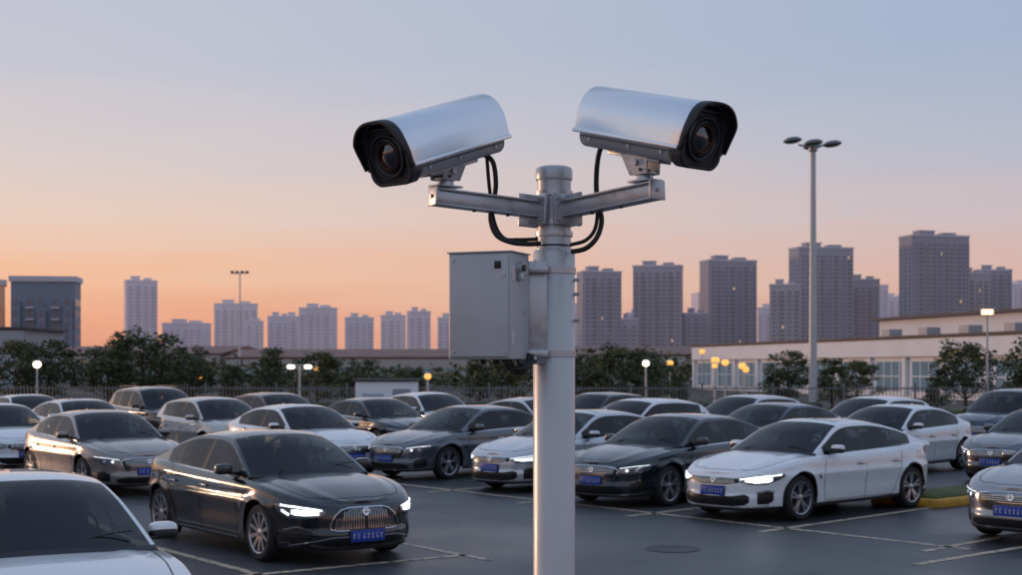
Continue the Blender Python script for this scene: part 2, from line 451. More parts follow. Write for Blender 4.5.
    h=PF(0,pz+dz,0)
    mb.box(h+Vector((.012,0,0)),(.012,.46,.15),BLACK,.003)
    mb.box(h+Vector((.020,0,0)),(.008,.44,.135),PLATE,.002)
    for i in range(7):
        y=-.18+i*.056+(.02 if i>1 else 0)
        mb.box(h+Vector((.0262,y,0)),(.003,.020,.056),PLATEW)
        mb.box(h+Vector((.0272,y+.004,.008*(i%3-1))),(.003,.012,.026),PLATE)
    # tail lamps
    zt=S['top'][1][1]-dz
    panel([(22,zt-.17,zt-.07),(35,zt-.2,zt-.05),(45,zt-.19,zt-.05),(50,zt-.14,zt-.06)],TAIL,PR,.005)
    strip([(0,zt-.10),(22,zt-.10)],.02,TAIL,PR,.005,ascale=AS)
    panel([(0,.52,.66),(12,.52,.66)],BLACK,PR,.005)
    panel([(0,.28,.38),(35,.28,.36)],BLACK,PR,.005)
    # side lines
    z1=.905; qx=S['rx']+1.47
    strip([(.86,.27),(.90,.45),(.92,.70),(.86,.87)],.009,SEAM)
    strip([(-.17,.25),(-.17,z1)],.009,SEAM)
    strip([(-.93+qx,.27),(-1.0+qx,.40),(-1.12+qx*.5,.68),(-1.17+qx*.3,.93)],.009,SEAM)
    strip([(-.93+qx,.265),(.86,.265)],.008,SEAM)
    strip([(-.90+qx,.235),(.90,.235)],.014,CHROME if st in('lux','wide') else BLACK,PS,.006)
    strip([(1.0,.60),(1.06,.66)],.03,SEAM if st!='lux' else CHROME,PS,.004)
    strip([(-1.62,.80),(-1.62,.90),(-1.75,.90),(-1.75,.80),(-1.62,.80)],.006,SEAM)
    for hx in(-.02,-.98):
        p=PS(hx,.79+dz,.0)
        mb.box(p+Vector((0,.022,0)),(.20,.016,.028),CHROME,.006,mirror=True)
        mb.box(p+Vector((0,.004,0)),(.12,.008,.045),BLACK,.003,mirror=True)
    # mirrors
    mz=1.03+dz*1.3
    mb.ell((.66,.965,mz),(.070,.105,.062),PAINT0,True,.62,24,14)
    mb.ell((.665,.965,mz-.022),(.072,.107,.046),BLACK,True,.62,24,14)
    mb.box((.60,.965,mz),(.02,.17,.10),BLACK,.008,mirror=True)
    mb.box((.69,.86,mz-.05),(.07,.12,.03),BLACK,.01,mirror=True)
    for y0 in(-.45,.15):
        mb.tube([(1.12,y0,1.0+dz*1.1),(1.02,y0+.25,1.055+dz*1.2),(.99,y0+.5,1.07+dz*1.2)],.006,BLACK,6,4)
    mb.box((S['rh']+.25,0,zc(S['rh']+.25)+.02),(.12,.025,.05),PAINT0,.01,taper=(.4,.5))
    if style.get('rails'):
        for sg in(-1,1):
            mb.tube([(.1,.56*sg,1.65),(0,.57*sg,1.685),(-.8,.57*sg,1.705),(-1.6,.55*sg,1.68),(-1.7,.54*sg,1.63)],.010,BLACK,8,5)
    return mb.mesh(name,ang=38)

V={}
V['lux']=make_car('luxury_sedan_mesh',SEDAN,dict(face='lux',spokes=10,sunroof=True))
V['white']=make_car('fastback_mesh',FAST,dict(face='white',spokes=5,sunroof=True))
V['wide']=make_car('sedan_wide_mesh',SEDAN,dict(face='wide',spokes=5))
V['plain']=make_car('sedan_plain_mesh',SEDAN,dict(face='plain',spokes=7))
V['hatch']=make_car('hatchback_mesh',HATCH,dict(face='plain',spokes=5))
V['suv']=make_car('suv_mesh',SUV,dict(face='wide',spokes=5,rails=True))
COL=dict(black=paint('black',(.006,.006,.008),.1,.15),white=paint('white',(.82,.83,.84)),
  silver=paint('silver',(.58,.60,.63),.5),pewter=paint('pewter',(.30,.31,.33),.55),grey=paint('grey',(.11,.12,.14),.5),dark=paint('dark',(.010,.018,.026),.3,.2),
  tan=paint('tan',(.27,.23,.21),.45),beige=paint('beige',(.54,.50,.46),.3),maroon=paint('maroon',(.10,.016,.014),.4),
  navy=paint('navy',(.03,.045,.08),.45),pale=paint('pale_blue',(.58,.66,.73),.3))
cache={}
def put_car(v,col,x,y,th,lit=0):
    key=(v,col,lit)
    if key not in cache:
        me=V[v].copy()
        for i,m in enumerate(me.materials):
            if m==PAINT0: me.materials[i]=COL[col]
            if m==DRL and lit==0: me.materials[i]=DRLOFF
            if m==DRL and lit==1: me.materials[i]=DRL2
        cache[key]=me
    place(cache[key],'parked_suv' if v=='suv' else 'parked_car',(x,y,0.008),R(th-90))
for c in [('plain','white',-3.78,10.75,30,0),('lux','black',-3.07,18.17,36,2),('white','white',4.76,22.5,-48,2),
  ('wide','dark',2.90,24.7,-42,1),('white','silver',1.32,27.3,-45,1),('wide','grey',-.92,30.3,-42,1),
  ('wide','tan',-7.76,26.9,36,1),('hatch','white',-9.3,21.6,36,0),('plain','white',-11.6,32,36,0),
  ('white','silver',-11.2,37,36,0),('suv','black',-10.6,42.6,36,0),
  ('hatch','beige',-7.5,36.0,36,0),('plain','white',-4.6,31.0,36,1),('hatch','maroon',-7.0,42.6,36,0),
  ('plain','dark',-3.6,38.2,36,0),('hatch','white',-2.4,43.2,30,0),
  ('white','silver',.7,38.6,36,0),
  ('hatch','dark',2.6,43.0,-40,0),('hatch','white',3.1,34.5,-45,0),('plain','navy',6.0,32.6,-45,0),('hatch','silver',6.4,39,-45,0),
  ('plain','white',8.35,31.0,-45,0),('wide','grey',11.0,29.0,-47,1),('wide','pewter',8.1,19.55,-48,1),
  ('wide','silver',-14.6,43,36,0),
  ('hatch','white',9.4,37.0,-45,0),('suv','navy',13.4,38.0,-45,0),('plain','silver',16.5,34.5,-45,0),('plain','white',-12.9,27.2,36,0)]:
    put_car(*c)

# ---------------------------------------------------------------- ground
def sheet(name,pts,z,mt):
    mb=MB(); mb.add([(p[0],p[1],z) for p in pts],[list(range(len(pts)))],mt); return mb.obj(name,smooth=False)
def asphalt():
    m=bpy.data.materials.new('asphalt'); m.use_nodes=True; nt=m.node_tree; p=nt.nodes['Principled BSDF']
    tc=nt.nodes.new('ShaderNodeTexCoord')
    def nz(s,d=6,dist=0):
        n=nt.nodes.new('ShaderNodeTexNoise'); n.inputs['Scale'].default_value=s; n.inputs['Detail'].default_value=d; n.inputs['Distortion'].default_value=dist
        nt.links.new(tc.outputs['Object'],n.inputs['Vector']); return n
    a=nz(.30,7,.8); b=nz(60,3); o=nz(1.7,4)
    r=nt.nodes.new('ShaderNodeValToRGB'); r.color_ramp.elements[0].position=.35; r.color_ramp.elements[1].position=.66
    r.color_ramp.elements[0].color=(.038,.039,.043,1); r.color_ramp.elements[1].color=(.085,.084,.088,1)
    nt.links.new(a.outputs['Fac'],r.inputs[0])
    r2=nt.nodes.new('ShaderNodeValToRGB'); r2.color_ramp.elements[0].position=.35; r2.color_ramp.elements[1].position=.75
    r2.color_ramp.elements[0].color=(.7,.7,.7,1); r2.color_ramp.elements[1].color=(1.4,1.4,1.4,1)
    nt.links.new(b.outputs['Fac'],r2.inputs[0])
    r3=nt.nodes.new('ShaderNodeValToRGB'); r3.color_ramp.elements[0].position=.28; r3.color_ramp.elements[1].position=.42
    r3.color_ramp.elements[0].color=(.5,.5,.5,1); r3.color_ramp.elements[1].color=(1,1,1,1)
    nt.links.new(o.outputs['Fac'],r3.inputs[0])
    mx=nt.nodes.new('ShaderNodeMixRGB'); mx.blend_type='MULTIPLY'; mx.inputs[0].default_value=1
    nt.links.new(r.outputs[0],mx.inputs[1]); nt.links.new(r2.outputs[0],mx.inputs[2])
    m2=nt.nodes.new('ShaderNodeMixRGB'); m2.blend_type='MULTIPLY'; m2.inputs[0].default_value=1
    nt.links.new(mx.outputs[0],m2.inputs[1]); nt.links.new(r3.outputs[0],m2.inputs[2]); nt.links.new(m2.outputs[0],p.inputs['Base Color'])
    mr=nt.nodes.new('ShaderNodeMapRange'); mr.inputs[1].default_value=.3; mr.inputs[2].default_value=.7; mr.inputs[3].default_value=.34; mr.inputs[4].default_value=.62
    nt.links.new(a.outputs['Fac'],mr.inputs[0]); nt.links.new(mr.outputs[0],p.inputs['Roughness'])
    bp=nt.nodes.new('ShaderNodeBump'); bp.inputs['Strength'].default_value=.4; bp.inputs['Distance'].default_value=.006
    nt.links.new(b.outputs['Fac'],bp.inputs['Height']); nt.links.new(bp.outputs[0],p.inputs['Normal'])
    return m
GROUND=mat('dry_ground',(.06,.06,.05),.9,var=.3,vscale=.05)
GRASS=mat('grass',(.085,.095,.030),.9,var=.35,vscale=1.5,bump=.5,bscale=30)
sheet('ground',[(-4000,-200),(4000,-200),(4000,5000),(-4000,5000)],-.004,GROUND)
sheet('parking_lot',[(-60,-20),(60,-20),(60,50),(-60,50)],0.004,asphalt())
KERB=mat('concrete_kerb',(.33,.32,.30),.85,var=.15,vscale=4)
mb=MB(); mb.box((0,50.1,.06),(120,.2,.14),KERB,.02); mb.obj('kerb')
sheet('grass_verge',[(-80,50.2),(80,50.2),(80,78),(-80,78)],.05,GRASS)
def linemat():
    m=mat('road_paint',(.55,.52,.46),.7)
    nt=m.node_tree; p=nt.nodes['Principled BSDF']; tc=nt.nodes.new('ShaderNodeTexCoord'); n=nt.nodes.new('ShaderNodeTexNoise')
    n.inputs['Scale'].default_value=9; n.inputs['Detail'].default_value=8; nt.links.new(tc.outputs['Object'],n.inputs['Vector'])
    r=nt.nodes.new('ShaderNodeValToRGB'); r.color_ramp.elements[0].position=.34; r.color_ramp.elements[1].position=.5
    r.color_ramp.elements[0].color=(.09,.08,.07,1); r.color_ramp.elements[1].color=(.56,.45,.33,1)
    nt.links.new(n.outputs['Fac'],r.inputs[0]); nt.links.new(r.outputs[0],p.inputs['Base Color']); return m
LINE=linemat()
mb=MB()
def line(x,y,dx,dy,l0,l1,w=.12):
    l=math.hypot(dx,dy);dx/=l;dy/=l;px,py=-dy*w/2,dx*w/2
    a=(x+dx*l0,y+dy*l0);b=(x+dx*l1,y+dy*l1)
    mb.add([(a[0]+px,a[1]+py,.0085),(a[0]-px,a[1]-py,.0085),(b[0]-px,b[1]-py,.0085),(b[0]+px,b[1]+py,.0085)],[[0,1,2,3]],LINE)
hx,hy=-.70,-.71
for i in range(-3,7):
    bx=2.25-.62*2.65*i; by=22.0+.78*2.65*i
    if i<=4: line(bx,by,hx,hy,-4.6,.7)
line(-8,34.8,.62,-.78,0,22)
h2x,h2y=.588,-.809; qx,qy=.809,.588
for i in range(-3,4):
    bx=-1.66+qx*(1.35+2.7*i); by=16.23+qy*(1.35+2.7*i)
    if i<=0: line(bx,by,h2x,h2y,-5,.55)
line(-6.2,12.93,qx,qy,0,7.0)
line(4.6,16.2,.75,.66,0,4.5)
mb.obj('parking_line',smooth=False)
MAN=mat('cast_iron',(.05,.05,.05),.5,.7,bump=.6,bscale=60)
mb=MB(); mb.lathe((2.0,17.6,.004),(0,0,1),[(0,.006),(.3,.006),(.31,.009),(.34,.009),(.345,0)],MAN,32); mb.obj('manhole_cover')
YEL=mat('yellow_kerb_paint',(.60,.33,.04),.7,var=.25,vscale=6)
mb=MB(); rot=Matrix.Rotation(R(42),3,'Z')
mb.box((8.35,24.9,.07),(5.2,1.3,.14),YEL,.03,rot=rot); mb.box((8.35,24.9,.11),(4.9,1.0,.12),GRASS,.03,rot=rot)
mb.obj('traffic_island')

# ---------------------------------------------------------------- pole + cctv
POLE=mat('pole_paint',(.55,.56,.58),.36,.25,var=.06,vscale=5,bump=.06,bscale=120,rvar=.08)
STEEL=mat('galvanised_steel',(.52,.53,.55),.38,.65,var=.12,vscale=20,bump=.05,bscale=80,rvar=.1)
ALU=mat('brushed_aluminium',(.80,.82,.85),.24,.95,var=.03,vscale=6,bump=.02,bscale=50,stretch=(.08,9,9),rvar=.04)
GREYP=mat('grey_housing_paint',(.48,.49,.51),.35,.35,var=.05,vscale=8)
BLK=mat('black_visor',(.010,.010,.012),.38)
BEZ=mat('bezel_black',(.028,.028,.031),.38,var=.1,vscale=30)
CABLE=mat('black_cable',(.012,.012,.013),.5)
BOXM=mat('cabinet_paint',(.52,.525,.54),.48,.2,var=.07,vscale=6,bump=.12,bscale=160,rvar=.08)
LENS=mat('lens_glass',(.008,.006,.014),.02,spec=1,coat=1)
LRING=mat('lens_ring',(.09,.09,.095),.28,.8)
LRIN=mat('lens_inner_ring',(.16,.075,.05),.2,.8)
PX,PY=.182,6.0
mb=MB()
mb.lathe((PX,PY,0),(0,0,1),[(.0,.01),(.20,.01),(.20,.03),(.12,.03),(.095,.12),(.0885,.13),(.0885,2.735),(.083,2.745),(.078,2.748),(.078,2.752)],POLE,56)
mb.lathe((PX,PY,0),(0,0,1),[(.078,2.75),(.0725,2.755),(.0715,2.76),(.0715,3.045)],POLE,56)
mb.lathe((PX,PY,0),(0,0,1),[(.0715,3.04),(.077,3.043),(.078,3.05),(.078,3.083),(.073,3.094),(.06,3.10),(0,3.103)],POLE,56)
for a in range(8):
    t=a*math.pi/4; mb.cyl((PX+.16*math.cos(t),PY+.16*math.sin(t),.03),(PX+.16*math.cos(t),PY+.16*math.sin(t),.06),.014,.014,STEEL,6)
for z in(2.815,2.86,2.985): mb.lathe((PX,PY,z),(0,0,1),[(.0715,-.012),(.079,-.011),(.080,0),(.079,.011),(.0715,.012)],STEEL,48)
mb.lathe((PX,PY,2.765),(0,0,1),[(.0720,-.004),(.0735,-.003),(.0735,.003),(.0720,.004)],BLK,48)
ends={'L':Vector((-.315,5.74,2.945)),'R':Vector((.570,5.54,2.945))}
for k,E in ends.items():
    S0=Vector((PX,PY,2.912)); d=(E-S0); dh=Vector((d.x,d.y,0)).normalized()
    st=S0+dh*.075; zr=Vector((0,0,1)); nrm=dh.cross(zr)
    rot=Matrix((d.normalized(),d.normalized().cross(zr).normalized()*-1,d.normalized().cross(zr).cross(d.normalized()).normalized())).transposed()
    mid=(st+E)/2; L=(E-st).length
    mb.box(mid,(L,.052,.056),STEEL,.006,rot=rot)
    mb.box(mid+Vector((0,0,.031)),(L*1.0,.078,.008),STEEL,.002,rot=rot)
    mb.box(mid+Vector((0,0,-.031)),(L*1.0,.070,.007),STEEL,.002,rot=rot)
    mb.box(st+dh*.006,(.014,.15,.13),STEEL,.003,rot=rot)
    mb.box(st+dh*.05+Vector((0,0,-.048)),(.09,.012,.05),STEEL,.003,rot=rot)
    mb.box(st+dh*.05+Vector((0,0,.05)),(.09,.012,.03),STEEL,.003,rot=rot)
    for sy in(-.055,.055):
        for sz in(-.045,.045):
            p=st+nrm*sy+Vector((0,0,sz)); mb.cyl(p+dh*.01,p+dh*.026,.0095,.0095,STEEL,6)
            mb.cyl(p+dh*.026,p+dh*.035,.005,.005,STEEL,8)
    mb.box(E+dh*.0,(.010,.082,.076),STEEL,.002,rot=rot)
    mb.cyl(E+dh*.004,E+dh*.014,.008,.008,STEEL,6)
    for q in(.3,.62):
        p=st+(E-st)*q-Vector((0,0,.034)); mb.cyl(p,p-Vector((0,0,.008)),.008,.008,BLK,6)
for z in(2.93,2.86,2.62,2.45,2.56): mb.cyl((PX+.06,PY-.02,z),(PX+.106,PY-.035,z),.007,.007,STEEL,6)
mb.box((.085,5.93,2.48),(.13,.035,.43),STEEL,.004)
mb.box((.105,5.90,2.66),(.10,.05,.03),STEEL,.004); mb.box((.105,5.90,2.31),(.10,.05,.03),STEEL,.004)
for z in(2.66,2.31): mb.lathe((PX,PY,z),(0,0,1),[(.0885,-.014),(.093,-.013),(.093,.013),(.0885,.014)],STEEL,48)
for z in(2.69,2.29): mb.cyl((.10,5.87,z),(.10,5.855,z),.008,.008,STEEL,6)
mb.tube([(-.11,5.86,3.13),(-.075,5.86,3.10),(-.063,5.87,3.02),(-.07,5.88,2.95),(-.085,5.88,2.87),(-.06,5.87,2.80),(.0,5.87,2.77),(.07,5.90,2.765),(.12,5.93,2.77)],.0105,CABLE)
mb.tube([(-.10,5.9,3.12),(-.09,5.9,3.0),(-.07,5.92,2.86),(-.03,5.90,2.79),(.03,5.92,2.785),(.11,5.95,2.79)],.008,CABLE)
mb.tube([(.40,5.82,3.18),(.372,5.82,3.16),(.356,5.84,3.10),(.352,5.86,3.0),(.36,5.87,2.93),(.375,5.87,2.86),(.355,5.86,2.79),(.31,5.87,2.745),(.255,5.92,2.735)],.0105,CABLE)
mb.tube([(.355,5.9,3.05),(.36,5.9,2.92),(.35,5.90,2.83),(.31,5.89,2.78),(.25,5.93,2.765)],.008,CABLE)
mb.tube([(-.03,5.80,2.31),(-.025,5.80,2.275),(.0,5.80,2.250),(.04,5.80,2.246),(.065,5.82,2.26),(.10,5.87,2.285)],.010,CABLE)
mb.tube([(-.01,5.83,2.31),(.0,5.83,2.265),(.03,5.83,2.232),(.06,5.84,2.24),(.075,5.85,2.31)],.009,CABLE)
mb.tube([(.02,5.80,2.31),(.03,5.80,2.275),(.055,5.82,2.265),(.09,5.88,2.30)],.008,CABLE)
mb.obj('camera_pole')
# junction box
mb=MB()
rot=Matrix.Rotation(R(-22),3,'Z'); C=Vector((-.090,5.83,2.500)); mb.M=Matrix.Translation(C)@rot.to_4x4()
mb.box((0,0,0),(.275,.20,.43),BOXM,.006,seg=3)
mb.box((0,-.105,0),(.258,.014,.412),BOXM,.005,seg=3)
mb.box((0,0,.2185),(.285,.215,.006),BOXM,.002)
mb.box((.085,-.114,.165),(.028,.006,.030),BLK,.002)
for sx,sz in((-.112,.185),(.112,.125),(-.112,-.185),(.112,-.185)): mb.cyl((sx,-.112,sz),(sx,-.117,sz),.0065,.0065,STEEL,10)
mb.cyl((.1375,-.02,.155),(.160,-.02,.155),.026,.026,STEEL,24); mb.cyl((.160,-.02,.155),(.167,-.02,.155),.014,.014,BLK,16)
mb.box((.150,-.02,.12),(.02,.035,.03),STEEL,.003)
mb.cyl((.1375,.05,-.02),(.142,.05,-.02),.007,.007,STEEL,10)
for z in(.13,-.13): mb.cyl((.139,-.085,z-.03),(.139,-.085,z+.03),.007,.007,STEEL,10)
mb.box((-.055,-.1125,-.035),(.020,.002,.006),STEEL); mb.box((-.045,-.1125,-.050),(.030,.002,.004),STEEL); mb.box((-.06,-.1125,-.062),(.018,.002,.004),STEEL)
for sx in(-.02,.04,.09): mb.cyl((sx,-.02,-.215),(sx,-.02,-.235),.014,.012,BLK,14)
mb.obj('junction_box')
# cctv camera (local: +x forward, z up)
def make_cctv():
    mb=MB()
    hw=.118
    def arch(k,off=0):
        t=math.pi*k; c,s=math.cos(t),math.sin(t)
        y=-(hw+off)*math.copysign(abs(c)**.74,c); z=(.140+off)*abs(s)**.80-.02
        return y,z
    def shell(xs,offs,mt,N=56,skew=None):
        vs=[];fs=[]
        for x,o in zip(xs,offs):
            for i in range(N+1):
                y,z=arch(i/N,o)
                if i in(0,N): z-=.026+max(0,o)
                xx=x
                if skew: xx=x+skew(x)*max(0,min(1,(z+.04)/.09))
                vs.append((xx,y,z))
        n=N+1
        for a in range(len(xs)-1):
            for i in range(N): fs.append([a*n+i,a*n+i+1,(a+1)*n+i+1,(a+1)*n+i])
        mb.add(vs,fs,mt)
    sk=lambda x: 0 if x<.235 else .012
    shell([-.275,-.272,-.26,.20,.245,.252,.254,.254],[-.012,-.004,.002,.002,.002,.0,-.004,-.010],ALU,skew=sk)
    shell([-.272,.243],[-.008,-.008],BLK)
    mb.box((-.010,hw+.001,-.050),(.525,.010,.016),ALU,.004,mirror=True)
    vs=[(-.273,*arch(i/32,-.006)) for i in range(33)]; mb.add(vs,[list(range(33))],ALU)
    def vis(x): return .012 if x<.257 else .036
    shell([.251,.254,.264,.268,.268,.240],[-.004,.004,.005,.003,-.004,-.009],BLK,skew=vis)
    def rr(x,w,z0,z1,r,N=6):
        pts=[]
        for cx,cz,a0 in((w-r,z1-r,0),(-w+r,z1-r,90),(-w+r,z0+r,180),(w-r,z0+r,270)):
            for i in range(N+1):
                t=R(a0+90*i/N); pts.append((x,cx+r*math.cos(t),cz+r*math.sin(t)))
        return pts
    def loft(rings,mt,cap0=False,cap1=False):
        vs=[p for r in rings for p in r]; n=len(rings[0]); fs=[]
        for a in range(len(rings)-1):
            for i in range(n): j=(i+1)%n; fs.append([a*n+i,a*n+j,(a+1)*n+j,(a+1)*n+i])
        if cap0: fs.append(list(range(n)))
        if cap1: fs.append([(len(rings)-1)*n+i for i in range(n)])
        mb.add(vs,fs,mt)
    loft([rr(-.262,.088,-.085,.09,.045),rr(-.255,.098,-.104,.095,.045),rr(.213,.098,-.104,.095,.045)],GREYP,cap0=True)
    loft([rr(.208,.100,-.108,.096,.045),rr(.216,.105,-.114,.098,.046),rr(.256,.105,-.114,.096,.046),rr(.263,.100,-.109,.092,.043),
          rr(.263,.093,-.102,.085,.040),rr(.250,.088,-.097,.081,.038)],BEZ,cap1=True)
    loft([rr(.198,.1005,-.1055,.096,.045),rr(.204,.1015,-.1065,.096,.045)],LRING)
    lc=(.250,0,-.008)
    mb.lathe(lc,(1,0,0),[(.081,0),(.081,.010),(.077,.014),(.072,.014),(.070,.008)],LRING,56)
    mb.lathe(lc,(1,0,0),[(.070,.008),(.062,.002),(.060,.010),(.056,.012),(.052,.004)],BEZ,56)
    mb.lathe(lc,(1,0,0),[(.052,.004),(.050,.010),(.046,.010),(.044,.003)],LRIN,56)
    mb.lathe(lc,(1,0,0),[(.0,.016),(.012,.0148),(.022,.0118),(.032,.007),(.040,.003),(.045,.001)],LENS,56)
    for x in(-.2,.0,.16): mb.cyl((x,.098,-.075),(x,.101,-.075),.006,.006,STEEL,10,mirror=True)
    mb.box((-.03,.0985,-.066),(.44,.003,.003),BLK,mirror=True)
    mb.box((-.03,0,-.110),(.26,.07,.014),STEEL,.004)
    return mb.mesh('security_camera_mesh',ang=35)
CC=make_cctv()
def put_cctv(c,yaw,pitch,E,sc):
    h=Vector((math.sin(R(yaw)),-math.cos(R(yaw)),0)); f=(h*math.cos(R(pitch))-Vector((0,0,1))*math.sin(R(pitch))).normalized()
    l=Vector((0,0,1)).cross(h).normalized(); u=f.cross(l)
    M=Matrix((f,l,u)).transposed().to_4x4()@Matrix.Scale(sc,4); M.translation=c
    o=bpy.data.objects.new('security_camera',CC); scene.collection.objects.link(o); o.matrix_world=M
    mb=MB(); b=M@Vector((-.02,0,-.114))
    hr=Matrix((h,l,Vector((0,0,1)))).transposed()
    foot=Vector((b.x*.35+E.x*.65-(E.x-PX)*.06,b.y*.35+E.y*.65-(E.y-PY)*.06,E.z+.036))
    mb.box(foot+Vector((0,0,.004)),(.12,.085,.008),STEEL,.002,rot=hr)
    mb.cyl(foot+Vector((0,0,.006)),foot+Vector((0,0,.03)),.036,.032,STEEL,28)
    mb.cyl(foot+Vector((0,0,.03)),foot+Vector((0,0,.05)),.022,.022,BLK,20)
    for s in(-.036,.036):
        p0=foot+Vector((0,0,.028))+l*s; p1=b+l*s+Vector((0,0,.02))
        vs=[]
        for p,w in((p0,.044),(p1,.070)):
            for dx in(-w,w):
                for dy in(-.004,.004): vs.append(p+h*dx+l*dy)
        mb.add(vs,[[0,1,3,2],[4,6,7,5],[0,4,5,1],[2,3,7,6],[0,2,6,4],[1,5,7,3]],STEEL)
        sg=1 if s>0 else -1
        q=(p0*.45+p1*.55); mb.cyl(q,q+l*.014*sg,.013,.013,STEEL,8)
        q=(p0*.8+p1*.2)+h*.018; mb.cyl(q,q+l*.010*sg,.006,.006,BLK,8)
    mb.box(foot+Vector((0,0,.034)),(.082,.078,.010),STEEL,.002,rot=hr)
    me=mb.mesh('bracket'); br=bpy.data.objects.new('swivel_bracket',me); scene.collection.objects.link(br)
    br.parent=o; br.matrix_parent_inverse=M.inverted()
put_cctv(Vector((-.300,5.70,3.165)),-42,18,ends['L'],1.10)
put_cctv(Vector((.546,5.56,3.190)),42,14,ends['R'],1.09)

# ---------------------------------------------------------------- skyline (facades carry a little airlight for the haze)
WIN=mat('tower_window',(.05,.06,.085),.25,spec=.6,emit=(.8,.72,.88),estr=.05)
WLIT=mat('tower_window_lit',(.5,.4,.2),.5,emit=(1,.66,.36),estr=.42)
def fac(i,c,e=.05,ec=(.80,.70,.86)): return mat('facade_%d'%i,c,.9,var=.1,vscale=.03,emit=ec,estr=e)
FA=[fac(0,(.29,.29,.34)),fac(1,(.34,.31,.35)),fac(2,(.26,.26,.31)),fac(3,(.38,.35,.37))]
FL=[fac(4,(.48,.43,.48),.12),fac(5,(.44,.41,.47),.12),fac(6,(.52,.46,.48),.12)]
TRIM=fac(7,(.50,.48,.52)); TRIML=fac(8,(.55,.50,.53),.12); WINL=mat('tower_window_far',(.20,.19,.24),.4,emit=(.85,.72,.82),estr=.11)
def tower(name,x0,x1,y,h,mt,dep=18,yaw=0,bay=6.5,crown=1,fl=3.0,winm=WIN,lit=.0,trim=TRIM):
    w=(x1-x0); mb=MB(); c=(x0+x1)/2
    ca=math.cos(abs(R(yaw))); w=w/(ca+ .45*abs(math.sin(R(yaw)))); dep=min(dep,w*.6)
    mb.box((0,0,h/2-2),(w,dep,h+4),mt)
    nb=max(2,round(w/bay)); bw=w/nb
    for i in range(nb):
        if i%2==0 or nb<3:
            mb.box((-w/2+bw*(i+.5),-dep/2-.9,h/2-3-(2 if i%4 else 0)),(bw*.62,1.8,h-3),mt)
    nf=int((h-5)/fl)
    for fi in range(nf):
        z=2.5+fi*fl+1.4
        for i in range(nb):
            pr=(i%2==0 or nb<3)
            front=-dep/2-(1.8 if pr else 0)-.06
            cx=-w/2+bw*(i+.5); ww=bw*(.40 if pr else .62)
            for sx in(-.27,.27):
                m_=WLIT if random.random()<lit else winm
                x=cx+sx*ww*1.9*.5; hw=ww*.22
                mb.add([(x-hw,front,z-.85),(x+hw,front,z-.85),(x+hw,front,z+.85),(x-hw,front,z+.85)],[[0,1,2,3]],m_)
            if not pr: mb.box((cx,-dep/2-.5,z-1.25),(ww*1.05,1.0,.35),trim)
        for sgn in(-1,1):
            for k in range(3):
                yy=-dep/2+dep*(k+.5)/3; x=sgn*(w/2+.06)
                mb.add([(x,yy-1,z-.8),(x,yy+1,z-.8),(x,yy+1,z+.8),(x,yy-1,z+.8)],[[0,1,2,3]],winm)
    mb.box((0,0,h+.6),(w+.8,dep+.8,1.2),trim)
    if crown:
        mb.box((-w*.18,0,h+2.6),(w*.26,dep*.5,3),mt); mb.box((w*.22,0,h+2.2),(w*.22,dep*.5,2.2),mt)
        mb.box((-w*.18,0,h+4.4),(w*.3,dep*.55,.5),trim)
    mb.obj(name,(c,y,0),R(yaw),smooth=False,recalc=False)
Lt=[(-327,-299,75,22),(-300,-262,40,-8),(-264,-224,58,10),(-224,-210,41,0),(-210,-191,46,0),(-203,-178,47,12),(-178,-148,52,-12),
    (-144,-119,45,14),(-115,-94,48,-10),(-88,-68,49,10),(-63,-43,45,-12),(-40,-18,36,10),(-420,-380,60,10),(-10,14,34,-10)]
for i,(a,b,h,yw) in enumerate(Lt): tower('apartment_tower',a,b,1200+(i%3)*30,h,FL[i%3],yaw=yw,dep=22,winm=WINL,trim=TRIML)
Rt=[(47,77,69,12),(88,125,75,-10),(141,182,81,14),(182,204,60,-8),(202,247,88,12),(249,274,67,-10),(274,322,94,14),(322,345,70,8),
    (345,372,74,-12),(77,89,36,0),(125,142,41,0),(18,46,28,8),(385,425,86,10),(440,480,70,-10)]
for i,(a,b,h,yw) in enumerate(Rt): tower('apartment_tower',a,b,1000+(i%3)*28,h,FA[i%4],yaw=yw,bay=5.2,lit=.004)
# hazier second row behind, filling the gaps
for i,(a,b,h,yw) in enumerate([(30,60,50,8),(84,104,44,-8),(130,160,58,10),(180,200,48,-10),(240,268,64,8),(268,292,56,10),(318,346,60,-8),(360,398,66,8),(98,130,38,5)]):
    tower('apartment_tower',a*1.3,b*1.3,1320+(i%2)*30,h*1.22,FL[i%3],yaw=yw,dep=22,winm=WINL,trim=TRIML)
OF=mat('office_facade',(.24,.27,.33),.55,var=.08,vscale=.05); OW=mat('office_glass',(.14,.17,.22),.12,.3)
tower('office_building',-112,-97.5,320,21.5,OF,dep=14,yaw=8,bay=2.6,crown=0,fl=2.6,winm=OW)
OF2=mat('sunset_glow_facade',(.60,.33,.22),.8,var=.1,vscale=.1,emit=(1,.45,.25),estr=.08)  # orange sunset light on this wing is painted into base colour and emission
tower('office_building',-124,-112.5,316,20.6,OF2,dep=12,yaw=20,bay=3.2,crown=0,fl=2.8,winm=OW)

